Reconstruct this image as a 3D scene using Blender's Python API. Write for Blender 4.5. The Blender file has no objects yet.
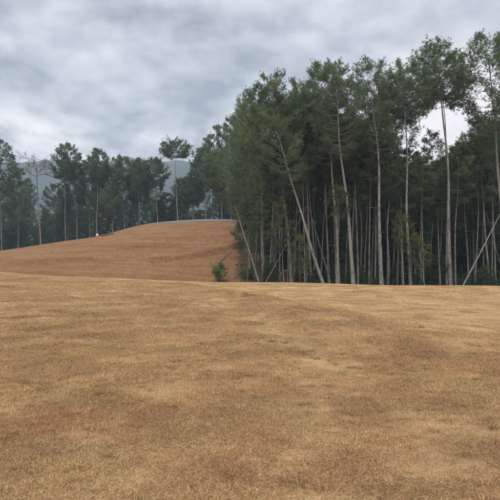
import bpy, math, random
import numpy as np

R = math.radians
rng = np.random.default_rng(7)
random.seed(7)
sc = bpy.context.scene
col = sc.collection

# ---------------------------------------------------------------- camera, sky, sun, exposure
EYE = 1.6
cam_d = bpy.data.cameras.new('camera'); cam_d.lens = 36; cam_d.sensor_width = 36
cam_d.clip_start = 0.05; cam_d.clip_end = 20000
cam = bpy.data.objects.new('camera', cam_d); col.objects.link(cam)
cam.location = (0, 0, EYE); cam.rotation_euler = (R(90), 0, 0)
sc.camera = cam
sc.view_settings.view_transform = 'Standard'; sc.view_settings.look = 'None'
sc.view_settings.exposure = 0.95; sc.view_settings.gamma = 1; sc.view_settings.use_curve_mapping = False
sc.cycles.use_denoising = True
sc.cycles.use_adaptive_sampling = True; sc.cycles.adaptive_threshold = 0.04; sc.cycles.adaptive_min_samples = 24
sc.cycles.max_bounces = 5; sc.cycles.diffuse_bounces = 3; sc.cycles.transmission_bounces = 4
sc.cycles.transparent_max_bounces = 4; sc.cycles.volume_bounces = 0
sc.cycles.caustics_reflective = False; sc.cycles.caustics_refractive = False

CLOUD_W = 3.1
SUN_AZ, SUN_EL = R(200), R(50)      # hidden high behind the cloud deck


class NT:
    """small helper to wire shader nodes"""
    def __init__(self, tree):
        self.t = tree; self.n = tree.nodes; self.n.clear()

    def new(self, kind, **kw):
        nd = self.n.new(kind)
        for k, v in kw.items():
            setattr(nd, k, v)
        return nd

    def link(self, a, b):
        self.t.links.new(a, b)

    def put(self, sock, v):
        if hasattr(v, 'links'):
            self.link(v, sock)
        else:
            sock.default_value = v

    def math(self, op, a, b=None, clamp=False):
        m = self.new('ShaderNodeMath', operation=op); m.use_clamp = clamp
        self.put(m.inputs[0], a)
        if b is not None:
            self.put(m.inputs[1], b)
        return m.outputs[0]

    def vmath(self, op, a, b=None):
        m = self.new('ShaderNodeVectorMath', operation=op)
        self.put(m.inputs[0], a)
        if b is not None:
            self.put(m.inputs[1], b)
        return m.outputs[1] if op == 'DOT_PRODUCT' else m.outputs[0]

    def mix(self, f, a, b, mode='MIX'):
        m = self.new('ShaderNodeMix', data_type='RGBA', blend_type=mode)
        self.put(m.inputs[0], f)
        self.put(m.inputs[6], a if hasattr(a, 'links') else tuple(a) + (1,) * (4 - len(a)))
        self.put(m.inputs[7], b if hasattr(b, 'links') else tuple(b) + (1,) * (4 - len(b)))
        return m.outputs[2]

    def remap(self, v, a, b, c=0.0, d=1.0, smooth=True):
        m = self.new('ShaderNodeMapRange'); m.interpolation_type = 'SMOOTHSTEP' if smooth else 'LINEAR'
        self.put(m.inputs[0], v)
        for k, q in zip((1, 2, 3, 4), (a, b, c, d)):
            m.inputs[k].default_value = q
        return m.outputs[0]

    def noise(self, vec, scale, detail=4, rough=0.55, dist=0.0, w=None):
        m = self.new('ShaderNodeTexNoise')
        if w is not None:
            m.noise_dimensions = '4D'; m.inputs['W'].default_value = w
        if vec is not None:
            self.link(vec, m.inputs['Vector'])
        m.inputs['Scale'].default_value = scale; m.inputs['Detail'].default_value = detail
        m.inputs['Roughness'].default_value = rough; m.inputs['Distortion'].default_value = dist
        return m.outputs['Fac']

    def scale(self, vec, s):
        m = self.new('ShaderNodeMapping'); self.link(vec, m.inputs[0]); m.inputs['Scale'].default_value = s
        return m.outputs[0]


world = bpy.data.worlds.new('World'); sc.world = world; world.use_nodes = True
w = NT(world.node_tree)
tc = w.new('ShaderNodeTexCoord')
sep = w.new('ShaderNodeSeparateXYZ'); w.link(tc.outputs['Generated'], sep.inputs[0])
dz = w.math('MAXIMUM', sep.outputs[2], 0.0)
den = w.math('ADD', dz, 0.34)
comb = w.new('ShaderNodeCombineXYZ')
w.link(w.math('DIVIDE', sep.outputs[0], den), comb.inputs[0])
w.link(w.math('DIVIDE', sep.outputs[1], den), comb.inputs[1])
cp = comb.outputs[0]
sky = w.new('ShaderNodeTexSky', sky_type='NISHITA'); sky.sun_disc = False
sky.sun_elevation = SUN_EL; sky.sun_rotation = SUN_AZ
big = w.noise(w.scale(cp, (3.4, 3.4, 1)), 1.0, 3, 0.5, 0.2, CLOUD_W)
fine = w.noise(w.scale(cp, (8.0, 9.0, 1)), 1.0, 6, 0.56, 0.15, CLOUD_W + 5.3)
den_c = w.math('ADD', w.math('MULTIPLY', big, 0.5), w.math('MULTIPLY', fine, 0.5))
cloud = w.mix(w.remap(den_c, 0.385, 0.64, smooth=False), (0.215, 0.233, 0.264), (0.51, 0.527, 0.556))
# overcast: the zenith is brighter than the flanks; low down the cloud deck thins to a pale band
zen = w.remap(dz, 0.40, 0.95, 1.0, 3.2)
zc = w.new('ShaderNodeVectorMath', operation='SCALE'); w.link(cloud, zc.inputs[0]); w.link(zen, zc.inputs[3])
low = w.math('MULTIPLY', w.remap(dz, 0.29, 0.20), w.remap(w.noise(w.scale(cp, (2.4, 2.4, 1)), 1.0, 6, 0.6, 0.3, 5.7), 0.40, 0.62))
nrm = w.vmath('NORMALIZE', tc.outputs['Generated'])
brk = w.vmath('DOT_PRODUCT', nrm, (math.sin(R(21)) * math.cos(R(13)), math.cos(R(21)) * math.cos(R(13)), math.sin(R(13))))
brk = w.math('MULTIPLY', w.remap(brk, 0.984, 0.9985), 0.8)      # a thin place in the deck low over the forest
cl3 = w.mix(low, zc.outputs[0], (0.86, 0.84, 0.82))
cl4 = w.mix(brk, cl3, (0.84, 0.77, 0.74))
skyv = w.new('ShaderNodeVectorMath', operation='SCALE'); w.link(sky.outputs[0], skyv.inputs[0]); skyv.inputs[3].default_value = 0.08
final = w.mix(0.93, skyv.outputs[0], cl4)
bg = w.new('ShaderNodeBackground'); w.link(final, bg.inputs[0]); bg.inputs[1].default_value = 1.0
out = w.new('ShaderNodeOutputWorld'); w.link(bg.outputs[0], out.inputs[0])

sun_d = bpy.data.lights.new('sun', 'SUN'); sun_d.energy = 1.5; sun_d.angle = R(50); sun_d.color = (1, 0.96, 0.9)
sun = bpy.data.objects.new('sun', sun_d); col.objects.link(sun)
sun.rotation_euler = (-(R(90) - SUN_EL), 0, -SUN_AZ)
sun.location = (0, 0, 60)


# ---------------------------------------------------------------- numeric helpers
def sm(a, b, x):
    t = np.clip((np.asarray(x, float) - a) / (b - a), 0, 1)
    return t * t * (3 - 2 * t)


def hash2(ix, iy, seed):
    n = (ix.astype(np.int64) * 374761393 + iy.astype(np.int64) * 668265263 + seed * 1442695041) & 0xffffffff
    n = ((n ^ (n >> 13)) * 1274126177) & 0xffffffff
    n = n ^ (n >> 16)
    return (n & 0xffff) / 65535.0


def vnoise(x, y, seed=0):
    x = np.asarray(x, float); y = np.asarray(y, float)
    ix = np.floor(x); iy = np.floor(y); fx = x - ix; fy = y - iy
    fx = fx * fx * (3 - 2 * fx); fy = fy * fy * (3 - 2 * fy)
    a = hash2(ix, iy, seed); b = hash2(ix + 1, iy, seed); c = hash2(ix, iy + 1, seed); d = hash2(ix + 1, iy + 1, seed)
    return (a * (1 - fx) + b * fx) * (1 - fy) + (c * (1 - fx) + d * fx) * fy


def fbm(x, y, seed=0, oct=4, rough=0.5):
    s = 0; a = 1; t = 0
    for k in range(oct):
        s = s + a * vnoise(np.asarray(x) * 2 ** k + 17.3 * k, np.asarray(y) * 2 ** k - 9.1 * k, seed + k)
        t += a; a *= rough
    return s / t


def tri_mesh(name, V, F, mat=None, smooth=False, attr=None, attr2=None):
    """mesh from numpy triangles"""
    me = bpy.data.meshes.new(name)
    V = np.asarray(V, np.float32); F = np.asarray(F, np.int32)
    me.vertices.add(len(V)); me.vertices.foreach_set('co', V.ravel())
    me.loops.add(len(F) * 3); me.loops.foreach_set('vertex_index', F.ravel())
    me.polygons.add(len(F)); me.polygons.foreach_set('loop_start', np.arange(len(F), dtype=np.int32) * 3)
    me.polygons.foreach_set('loop_total', np.full(len(F), 3, np.int32))
    if smooth:
        me.polygons.foreach_set('use_smooth', np.ones(len(F), bool))
    if attr is not None:
        a = me.attributes.new('tint', 'FLOAT_COLOR', 'POINT')
        a.data.foreach_set('color', np.asarray(attr, np.float32).ravel())
    me.update(); me.validate()
    if mat:
        me.materials.append(mat)
    return me


def link(name, me, parent=None):
    o = bpy.data.objects.new(name, me); col.objects.link(o)
    if parent is not None:
        o.parent = parent
    return o


def tag(o, label, cat, group=None):
    o['label'] = label; o['category'] = cat
    if group:
        o['group'] = group
    return o


# ---------------------------------------------------------------- terrain
_hx = np.array([-200, -120, -80, -60, -48, -36, -29, -24, -12, -2, 6, 14, 26, 45, 80, 200], float)
_hz = np.array([-16.2, -8.2, -3.2, -0.77, 1.27, 4.37, 5.15, 7.7, 8.76, 8.73, 7.93, 5.03, 0.03, -2.5, -4.5, -11.5], float)
_cx = np.array([-200, -60, -40, -24, -16, -8, 0, 8, 16, 40, 200], float)
_cz = np.array([1.5, 1.2, 0.75, 0.33, 0.05, -0.30, -0.60, -0.70, -0.74, -1.0, -2.0], float)
_gx = np.linspace(-200, 200, 801)


def _smooth(xs, zs, wd):
    g = np.interp(_gx, xs, zs); k = np.ones(wd) / wd
    for _ in range(2):
        g = np.convolve(np.pad(g, wd // 2, 'edge'), k, 'valid')[:801]
    return g


_hg = _smooth(_hx, _hz, 13); _cg = _smooth(_cx, _cz, 13)
TRACKS = []      # (list of xy, half width, depth), filled below


def fold(x, y):
    """signed distance in depth from the edge of the near rise (the paler mown strip lies behind it)"""
    px = 250 + 500 * x / np.maximum(y, 2.0)
    return y - np.interp(px, [-300, 0, 100, 190, 250, 300, 380, 500, 700, 1200], [33, 32, 31, 29, 22, 17.2, 12.6, 9.3, 7.0, 4.5])


def height(x, y):
    x = np.asarray(x, float); y = np.asarray(y, float)
    zc = np.interp(x, _gx, _cg)
    cy = 32 + 1.2 * np.sin(x * 0.21 + 0.6) + 0.8 * np.sin(x * 0.5)
    t = np.clip(y, 0, None) / 32
    z = zc * np.minimum(t, 1.75) ** 1.1
    u = np.clip(y - cy, 0, None)
    z = z - 0.10 * (np.sqrt(u * u + 16) - 4) * (1 - 0.35 * sm(18, 40, u))
    zv = z
    s = np.clip((y - 49) / 71, 0, 1)
    p = np.sin(np.pi / 2 * s) ** 1.5
    zh = np.interp(x, _gx, _hg)
    zv50 = zc * 1.6 - 0.10 * (np.sqrt(18.0 ** 2 + 16) - 4)
    z = np.where(y > 49, zv * (1 - sm(49, 60, y)) + (zv50 - 0.2) * sm(49, 60, y), zv)
    z = z * (1 - p) + zh * p
    v = np.clip(y - 121, 0, None)
    z = z - np.where(v < 45, 0.0026 * v * v, 0.0026 * 45 * 45 + 0.234 * (v - 45))
    z = np.maximum(z, -52 + 0.004 * (z + 52)) + 0
    # swell of the near lawn and small bumps
    e = fold(x, y)
    z = z + (0.16 * sm(-8, -0.8, e) - 0.36 * sm(-2.0, 4.5, e)) * (1 - sm(22, 33, y))
    amp = 0.05 - 0.02 * sm(45, 80, y) + 3 * sm(200, 600, y)
    z = z + (fbm(x * 0.11, y * 0.11, 5, 3) - 0.5) * amp * 1.3 * sm(1, 6, np.hypot(x, y))
    z = z + (fbm(x * 0.7, y * 0.7, 9, 3) - 0.5) * (0.03 - 0.02 * sm(45, 60, y))
    for pts, hw, dep in TRACKS:
        d = np.full(np.broadcast(x, y).shape, 1e9); side = np.zeros(d.shape)
        for (ax, ay), (bx, by) in zip(pts[:-1], pts[1:]):
            ex, ey = bx - ax, by - ay; L2 = ex * ex + ey * ey
            tt = np.clip(((x - ax) * ex + (y - ay) * ey) / L2, 0, 1)
            qx = x - ax - tt * ex; qy = y - ay - tt * ey
            dd = np.hypot(qx, qy); sg = np.sign(ex * qy - ey * qx)
            m = dd < d
            d = np.where(m, dd, d); side = np.where(m, sg, side)
        sd = d * side
        z = z + dep * (sm(-hw, 0, sd) * (1 - sm(0, hw * 0.35, sd)) * -1 + 0.7 * sm(0, hw * .35, sd) * (1 - sm(hw * .35, hw * 2.5, sd)))
    return z


def hit(px, py, y0=3.0, y1=260.0):
    """ground point seen through a pixel of the 500 px photograph"""
    ys = np.concatenate([np.arange(y0, 60, 0.1), np.arange(60, y1, 0.25)])
    xs = (px - 250) / 500 * ys; zs = EYE + (250 - py) / 500 * ys
    m = np.nonzero(height(xs, ys) >= zs)[0]
    k = m[0] if len(m) else len(ys) - 1
    return xs[k], ys[k]


for line, hw, dep in (([(150, 262), (185, 258), (212, 253), (243, 245)], 1.3, 0.45),
                      ([(120, 250), (160, 244), (196, 240), (222, 243)], 1.0, 0.26),
                      ([(40, 262), (90, 259), (150, 256)], 1.1, 0.22),
                      ([(160, 234), (190, 238), (230, 236)], 0.9, 0.2)):
    pts = [hit(*q) for q in line]
    TRACKS.append((pts, hw, dep))

# ---------------------------------------------------------------- materials
MATS = {}


def material(name):
    m = bpy.data.materials.new(name); m.use_nodes = True; MATS[name] = m
    return m, NT(m.node_tree)


def finish(nt, colour, rough=0.9, bump=None, bstr=0.3, bdist=0.05, spec=0.2, trans=None, tcol=None):
    b = nt.new('ShaderNodeBsdfPrincipled'); nt.put(b.inputs['Base Color'], colour)
    b.inputs['Roughness'].default_value = rough; b.inputs['Specular IOR Level'].default_value = spec
    if bump is not None:
        bp = nt.new('ShaderNodeBump'); bp.inputs['Strength'].default_value = bstr; bp.inputs['Distance'].default_value = bdist
        nt.link(bump, bp.inputs['Height']); nt.link(bp.outputs[0], b.inputs['Normal'])
    sh = b.outputs[0]
    if trans:
        t = nt.new('ShaderNodeBsdfTranslucent'); nt.put(t.inputs[0], tcol if tcol is not None else colour)
        mx = nt.new('ShaderNodeMixShader'); mx.inputs[0].default_value = trans
        nt.link(sh, mx.inputs[1]); nt.link(t.outputs[0], mx.inputs[2]); sh = mx.outputs[0]
    o = nt.new('ShaderNodeOutputMaterial'); nt.link(sh, o.inputs[0])


STRAW, BROWN, RUST, OLIVE = (0.50, 0.340, 0.170), (0.345, 0.212, 0.110), (0.385, 0.196, 0.102), (0.405, 0.292, 0.136)

m, n = material('dry_lawn')
att = n.new('ShaderNodeVertexColor', layer_name='tint')
sp = n.new('ShaderNodeSeparateColor'); n.link(att.outputs[0], sp.inputs[0])
pos = n.new('ShaderNodeNewGeometry').outputs['Position']
lo = n.noise(pos, 0.35, 6, 0.62, 0.3); hi = n.noise(n.scale(pos, (1, 1, 1)), 7.0, 6, 0.7); st = n.noise(n.scale(pos, (0.8, 1.0, 1)), 0.8, 7, 0.7, 0.5)
c = n.mix(n.remap(lo, 0.38, 0.62), BROWN, STRAW)
c = n.mix(n.math('MULTIPLY', n.remap(st, 0.45, 0.62), 0.6), c, OLIVE)
c = n.mix(n.math('MULTIPLY', sp.outputs[0], 0.85), c, n.mix(n.remap(lo, 0.3, 0.7), (0.43, 0.29, 0.135), (0.48, 0.33, 0.155)))
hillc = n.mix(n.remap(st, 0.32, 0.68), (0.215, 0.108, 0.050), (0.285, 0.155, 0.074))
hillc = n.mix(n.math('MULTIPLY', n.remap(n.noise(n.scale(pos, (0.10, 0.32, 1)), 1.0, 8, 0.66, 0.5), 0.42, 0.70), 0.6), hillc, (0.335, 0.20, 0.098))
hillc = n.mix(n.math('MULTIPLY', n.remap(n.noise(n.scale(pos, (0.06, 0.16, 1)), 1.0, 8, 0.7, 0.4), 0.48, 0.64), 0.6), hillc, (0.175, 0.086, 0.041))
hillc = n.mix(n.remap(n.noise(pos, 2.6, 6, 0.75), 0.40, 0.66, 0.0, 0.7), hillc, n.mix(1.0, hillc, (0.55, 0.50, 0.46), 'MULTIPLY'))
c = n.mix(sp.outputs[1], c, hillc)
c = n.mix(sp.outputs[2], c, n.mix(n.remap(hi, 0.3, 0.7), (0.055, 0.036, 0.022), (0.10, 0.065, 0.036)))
c = n.mix(n.remap(hi, 0.25, 0.75, 0.0, 0.30), c, n.mix(1.0, c, (0.35, 0.32, 0.3), 'MULTIPLY'))
finish(n, c, 0.95, n.math('ADD', hi, n.math('MULTIPLY', n.noise(pos, 30, 4, 0.7), 0.4)), 0.9, 0.06, 0.05)

m, n = material('dry_grass_blade')
att = n.new('ShaderNodeVertexColor', layer_name='tint')
sp = n.new('ShaderNodeSeparateColor'); n.link(att.outputs[0], sp.inputs[0])
ia = n.new('ShaderNodeAttribute', attribute_type='INSTANCER', attribute_name='patch_tint')
c = n.mix(n.remap(sp.outputs[0], 0.0, 1.0, 0, 1, False), n.mix(1.0, ia.outputs[0], (0.42, 0.37, 0.33), 'MULTIPLY'), n.mix(1.0, ia.outputs[0], (1.58, 1.56, 1.5), 'MULTIPLY'))
c = n.mix(n.remap(sp.outputs[1], 0.86, 0.98), c, (0.56, 0.44, 0.25))
c = n.mix(n.remap(sp.outputs[2], 0.975, 0.99), c, (0.20, 0.20, 0.075))
finish(n, c, 0.7, None, spec=0.15, trans=0.25)

m, n = material('pine_bark')
oi = n.new('ShaderNodeObjectInfo').outputs['Random']
tcn = n.new('ShaderNodeTexCoord').outputs['Object']
v1 = n.noise(n.scale(tcn, (9, 9, 1.6)), 1.0, 6, 0.65, 0.4); v2 = n.noise(n.scale(tcn, (2, 2, 0.35)), 1.0, 4, 0.6)
c = n.mix(n.remap(v1, 0.35, 0.65), (0.085, 0.072, 0.060), (0.26, 0.240, 0.212))
c = n.mix(n.math('MULTIPLY', n.remap(v2, 0.45, 0.7), 0.6), c, (0.28, 0.27, 0.242))
c = n.mix(n.remap(oi, 0, 1, 0, 0.40, False), c, n.mix(1.0, c, (0.45, 0.42, 0.42), 'MULTIPLY'))
finish(n, c, 0.95, v1, 0.8, 0.04, 0.1)

m, n = material('pale_bark')
tcn = n.new('ShaderNodeTexCoord').outputs['Object']
v1 = n.noise(n.scale(tcn, (8, 8, 2.5)), 1.0, 6, 0.65, 0.4)
c = n.mix(n.remap(v1, 0.3, 0.65), (0.095, 0.083, 0.070), (0.30, 0.280, 0.250))
finish(n, c, 0.95, v1, 0.7, 0.03, 0.1)

m, n = material('dead_wood')
tcn = n.new('ShaderNodeTexCoord').outputs['Object']
v1 = n.noise(n.scale(tcn, (6, 6, 2)), 1.0, 5, 0.6)
finish(n, n.mix(n.remap(v1, 0.3, 0.7), (0.11, 0.088, 0.073), (0.26, 0.215, 0.185)), 0.95, v1, 0.6, 0.03, 0.1)

m, n = material('brown_log')
tcn = n.new('ShaderNodeTexCoord').outputs['Object']
v1 = n.noise(n.scale(tcn, (2, 8, 8)), 1.0, 5, 0.6)
finish(n, n.mix(n.remap(v1, 0.3, 0.7), (0.06, 0.04, 0.028), (0.17, 0.11, 0.07)), 0.95, v1, 0.8, 0.04, 0.1)


def needle_material(name, dark, mid, light, trans=0.38):
    m, n = material(name)
    att = n.new('ShaderNodeVertexColor', layer_name='tint')
    sp = n.new('ShaderNodeSeparateColor'); n.link(att.outputs[0], sp.inputs[0])
    oi = n.new('ShaderNodeObjectInfo').outputs['Random']
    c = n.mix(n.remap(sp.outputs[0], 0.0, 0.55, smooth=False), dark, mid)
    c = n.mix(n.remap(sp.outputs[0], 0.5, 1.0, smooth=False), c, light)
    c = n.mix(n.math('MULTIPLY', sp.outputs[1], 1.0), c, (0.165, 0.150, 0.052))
    c = n.mix(n.remap(oi, 0, 1, 0, 0.30, False), c, n.mix(1.0, c, (0.6, 0.68, 0.68), 'MULTIPLY'))
    finish(n, c, 0.65, None, spec=0.25, trans=trans, tcol=n.mix(1.0, c, (1.15, 1.3, 0.9), 'MULTIPLY'))
    return m


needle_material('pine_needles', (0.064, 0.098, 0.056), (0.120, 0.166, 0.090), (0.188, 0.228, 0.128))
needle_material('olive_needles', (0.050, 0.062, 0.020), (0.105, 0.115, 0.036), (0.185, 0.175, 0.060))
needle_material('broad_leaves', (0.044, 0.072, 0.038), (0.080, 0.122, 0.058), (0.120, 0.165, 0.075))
needle_material('shrub_leaves', (0.11, 0.13, 0.05), (0.19, 0.205, 0.08), (0.25, 0.26, 0.11))

m, n = material('grey_gravel')
pos = n.new('ShaderNodeNewGeometry').outputs['Position']
v1 = n.noise(pos, 1.2, 6, 0.7)
finish(n, n.mix(n.remap(v1, 0.3, 0.7), (0.115, 0.108, 0.10), (0.195, 0.185, 0.172)), 0.95, n.noise(pos, 18, 4, 0.7), 0.6, 0.05, 0.1)

m, n = material('white_stone')
tcn = n.new('ShaderNodeTexCoord').outputs['Object']
v1 = n.noise(tcn, 4, 5, 0.6)
finish(n, n.mix(n.remap(v1, 0.3, 0.7), (0.5, 0.48, 0.44), (0.82, 0.80, 0.76)), 0.9, v1, 0.5, 0.05)

m, n = material('far_forest')
pos = n.new('ShaderNodeNewGeometry').outputs['Position']
v1 = n.noise(pos, 0.09, 6, 0.65); v2 = n.noise(pos, 0.008, 4, 0.6)
c = n.mix(n.remap(v1, 0.35, 0.65), (0.016, 0.028, 0.020), (0.045, 0.066, 0.036))
c = n.mix(n.math('MULTIPLY', n.remap(v2, 0.55, 0.7), 0.6), c, (0.09, 0.095, 0.055))
finish(n, c, 0.95, v1, 1.0, 4.0, 0.05)


# ---------------------------------------------------------------- ground sheet
def spaced(segments):
    a = []
    for s0, s1, st in segments:
        a.append(np.arange(s0, s1, st))
    a.append(np.array([segments[-1][1]]))
    return np.concatenate(a)


gy = spaced([(-2500, -500, 400), (-500, -60, 55), (-60, -6, 6), (-6, 46, 0.32), (46, 126, 0.55), (126, 200, 2.5), (200, 520, 16), (520, 3000, 155)])
gx = spaced([(-2500, -420, 260), (-420, -130, 29), (-130, -64, 3), (-64, -26, 0.8), (-26, 30, 0.42), (30, 64, 1.2), (64, 130, 4), (130, 420, 29), (420, 2500, 260)])
GX, GY = np.meshgrid(gx, gy)
GZ = height(GX, GY)
GZ = np.where(np.hypot(GX, GY - 60) > 420, np.minimum(GZ, -40), GZ)
V = np.stack([GX, GY, GZ], -1).reshape(-1, 3)
ny, nx = GX.shape
I = np.arange(ny * nx).reshape(ny, nx)
a, b, c_, d = I[:-1, :-1].ravel(), I[:-1, 1:].ravel(), I[1:, 1:].ravel(), I[1:, :-1].ravel()
F = np.concatenate([np.stack([a, b, c_], 1), np.stack([a, c_, d], 1)])


def zone_light(x, y):
    """paler mown band in front of the crest (bounded by a curved edge)"""
    return sm(-3.0, 4.0, fold(x, y) + (fbm(x * 0.7, y * 0.7, 31, 4, .6) - 0.5) * 5.5)


def zone_hill(x, y):
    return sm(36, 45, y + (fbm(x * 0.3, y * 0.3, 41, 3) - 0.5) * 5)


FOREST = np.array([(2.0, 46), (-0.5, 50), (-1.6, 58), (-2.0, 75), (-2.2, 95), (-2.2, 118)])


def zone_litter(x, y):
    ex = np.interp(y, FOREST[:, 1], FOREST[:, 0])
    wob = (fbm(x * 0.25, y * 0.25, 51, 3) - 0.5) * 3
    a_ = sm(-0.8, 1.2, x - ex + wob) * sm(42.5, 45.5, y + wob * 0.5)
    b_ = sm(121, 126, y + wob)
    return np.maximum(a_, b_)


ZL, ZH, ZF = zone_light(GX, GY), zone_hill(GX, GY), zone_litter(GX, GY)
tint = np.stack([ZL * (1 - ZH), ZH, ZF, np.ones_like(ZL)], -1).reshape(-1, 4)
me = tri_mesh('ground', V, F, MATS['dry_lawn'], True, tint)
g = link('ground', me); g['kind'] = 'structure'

# grey gravel strip along the top of the hill
gp = []
for px in np.linspace(146, 242, 52):
    yy = np.arange(70, 128, 0.1)
    py = 250 - 500 * (height((px - 250) / 500 * yy, yy) - EYE) / yy
    k = int(py.argmin()); wd = 1.9 * float(sm(146, 172, px)) * (1 - .5 * float(sm(205, 240, px))) + 0.3
    near = yy[:k][py[:k] > py[k] + wd]
    yn = near[-1] if len(near) else yy[k] - 3
    gp.append([((px - 250) / 500 * q, q) for q in np.linspace(yn, yy[k] + 2.0, 6)])
gp = np.array(gp).reshape(-1, 2)
GV = np.column_stack([gp, height(gp[:, 0], gp[:, 1]) + 0.035])
J = np.arange(len(gp)).reshape(52, 6)
a, b, c_, d = J[:-1, :-1].ravel(), J[1:, :-1].ravel(), J[1:, 1:].ravel(), J[:-1, 1:].ravel()
p_ = link('gravel_path', tri_mesh('gravel_path', GV, np.concatenate([np.stack([a, b, c_], 1), np.stack([a, c_, d], 1)]), MATS['grey_gravel'], True))
p_['kind'] = 'structure'


# far mountains
def mountain(name, y0, depth, crest, seed, xr):
    xs = np.linspace(-xr, xr, 260); ys = np.linspace(0, 1, 46)
    X, T = np.meshgrid(xs, ys)
    ridge = crest * (0.95 + 0.10 * (fbm(xs * 0.006, xs * 0, seed, 5, .6) - 0.5) * 1.4)
    Z = ridge[None, :] * np.sin(np.pi / 2 * np.minimum(T * 1.25, 1)) ** 1.3 - 60 - 60 * np.clip(T - 0.8, 0, 1) * 5
    Z = Z + (fbm(X * 0.012, (T * depth) * 0.012, seed + 9, 5, 0.6) - 0.5) * 24 * np.sin(np.pi * np.clip(T, 0, 1)) ** 0.5
    Z = Z + (fbm(X * 0.09, (T * depth) * 0.09, seed + 19, 3, 0.7) - 0.5) * 11
    Vv = np.stack([X, y0 + T * depth, Z], -1).reshape(-1, 3)
    K = np.arange(Vv.shape[0]).reshape(46, 260)
    a, b, c_, d = K[:-1, :-1].ravel(), K[:-1, 1:].ravel(), K[1:, 1:].ravel(), K[1:, :-1].ravel()
    o = link(name, tri_mesh(name, Vv, np.concatenate([np.stack([a, b, c_], 1), np.stack([a, c_, d], 1)]), MATS['far_forest'], True))
    o['kind'] = 'structure'
    return o


mountain('mountain', 780, 420, 268, 3, 1500)
mountain('hills', 420, 260, 118, 14, 1100)


# ---------------------------------------------------------------- trees
class Acc:
    def __init__(self):
        self.V = []; self.F = []; self.n = 0

    def tube(self, P, Rr, sides, cap=True):
        P = np.asarray(P, float); Rr = np.asarray(Rr, float); k = len(P)
        T = np.gradient(P, axis=0); T /= np.linalg.norm(T, axis=1)[:, None] + 1e-9
        ref = np.where(np.abs(T[:, 2:3]) > 0.9, np.array([[1.0, 0, 0]]), np.array([[0, 0, 1.0]]))
        U = np.cross(T, ref); U /= np.linalg.norm(U, axis=1)[:, None] + 1e-9
        W = np.cross(T, U)
        an = np.arange(sides) * 2 * np.pi / sides
        ring = P[:, None] + Rr[:, None, None] * (U[:, None] * np.cos(an)[None, :, None] + W[:, None] * np.sin(an)[None, :, None])
        self.V.append(ring.reshape(-1, 3))
        K = np.arange(k * sides).reshape(k, sides) + self.n
        a, b = K[:-1], np.roll(K[:-1], -1, 1); d, c = K[1:], np.roll(K[1:], -1, 1)
        self.F.append(np.stack([a, b, c], -1).reshape(-1, 3)); self.F.append(np.stack([a, c, d], -1).reshape(-1, 3))
        self.n += k * sides
        if cap:
            self.V.append(P[-1:]); t = self.n; self.n += 1
            last = K[-1]
            self.F.append(np.stack([last, np.roll(last, -1), np.full(sides, t)], 1))

    def mesh(self, name, mat):
        return tri_mesh(name, np.concatenate(self.V), np.concatenate(self.F), mat, True)


def unit(v):
    return v / (np.linalg.norm(v, axis=-1, keepdims=True) + 1e-9)


def tufts_mesh(name, C, D, S, mat, r, K=14, width=0.16, olive=0.0, spread=0.85, leaf=False, clump=None):
    """foliage: K thin blades radiating from every tuft centre C along D with length S"""
    C = np.asarray(C); D = unit(np.asarray(D)); S = np.asarray(S); N = len(C)
    dirs = unit(D[:, None, :] * (1 - spread * 0.5) + r.normal(size=(N, K, 3)) * spread * 0.75 + np.array([0, 0, -0.06]))
    L = S[:, None] * r.uniform(0.65, 1.1, (N, K))
    side = unit(np.cross(dirs, r.normal(size=(N, K, 3))))
    wd = L * width * r.uniform(0.7, 1.3, (N, K))
    c0 = C[:, None, :] + dirs * L[..., None] * (0.0 if not leaf else 0.35)
    if leaf:
        tip = c0 + dirs * L[..., None] * 0.75; mid = c0 + dirs * L[..., None] * 0.35
        Vv = np.stack([c0, mid + side * wd[..., None], tip, mid - side * wd[..., None]], 2).reshape(-1, 3)
        n4 = np.arange(N * K) * 4
        Ff = np.concatenate([np.stack([n4, n4 + 1, n4 + 2], 1), np.stack([n4, n4 + 2, n4 + 3], 1)]); per = 4
    else:
        tip = c0 + dirs * L[..., None]
        Vv = np.stack([c0 + side * wd[..., None] * .5, c0 - side * wd[..., None] * .5, tip], 2).reshape(-1, 3)
        Ff = np.arange(N * K * 3).reshape(-1, 3); per = 3
    base = r.uniform(0, 1, N) if clump is None else np.clip(clump + r.normal(0, 0.16, N), 0, 1)
    t = np.clip(base[:, None] + r.normal(0, 0.10, (N, K)), 0, 1)
    ol = np.clip(olive + r.normal(0, 0.12, (N, 1)) + np.zeros((N, K)), 0, 1) * 0.8
    dead = (r.uniform(0, 1, (N, 1)) > 0.975) * 0.8
    tn = np.stack([t, np.maximum(ol, dead + 0 * t), t, np.ones_like(t)], -1)
    tn = np.repeat(tn.reshape(-1, 4), per, 0)
    return tri_mesh(name, Vv, Ff, mat, False, tn)


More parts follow.
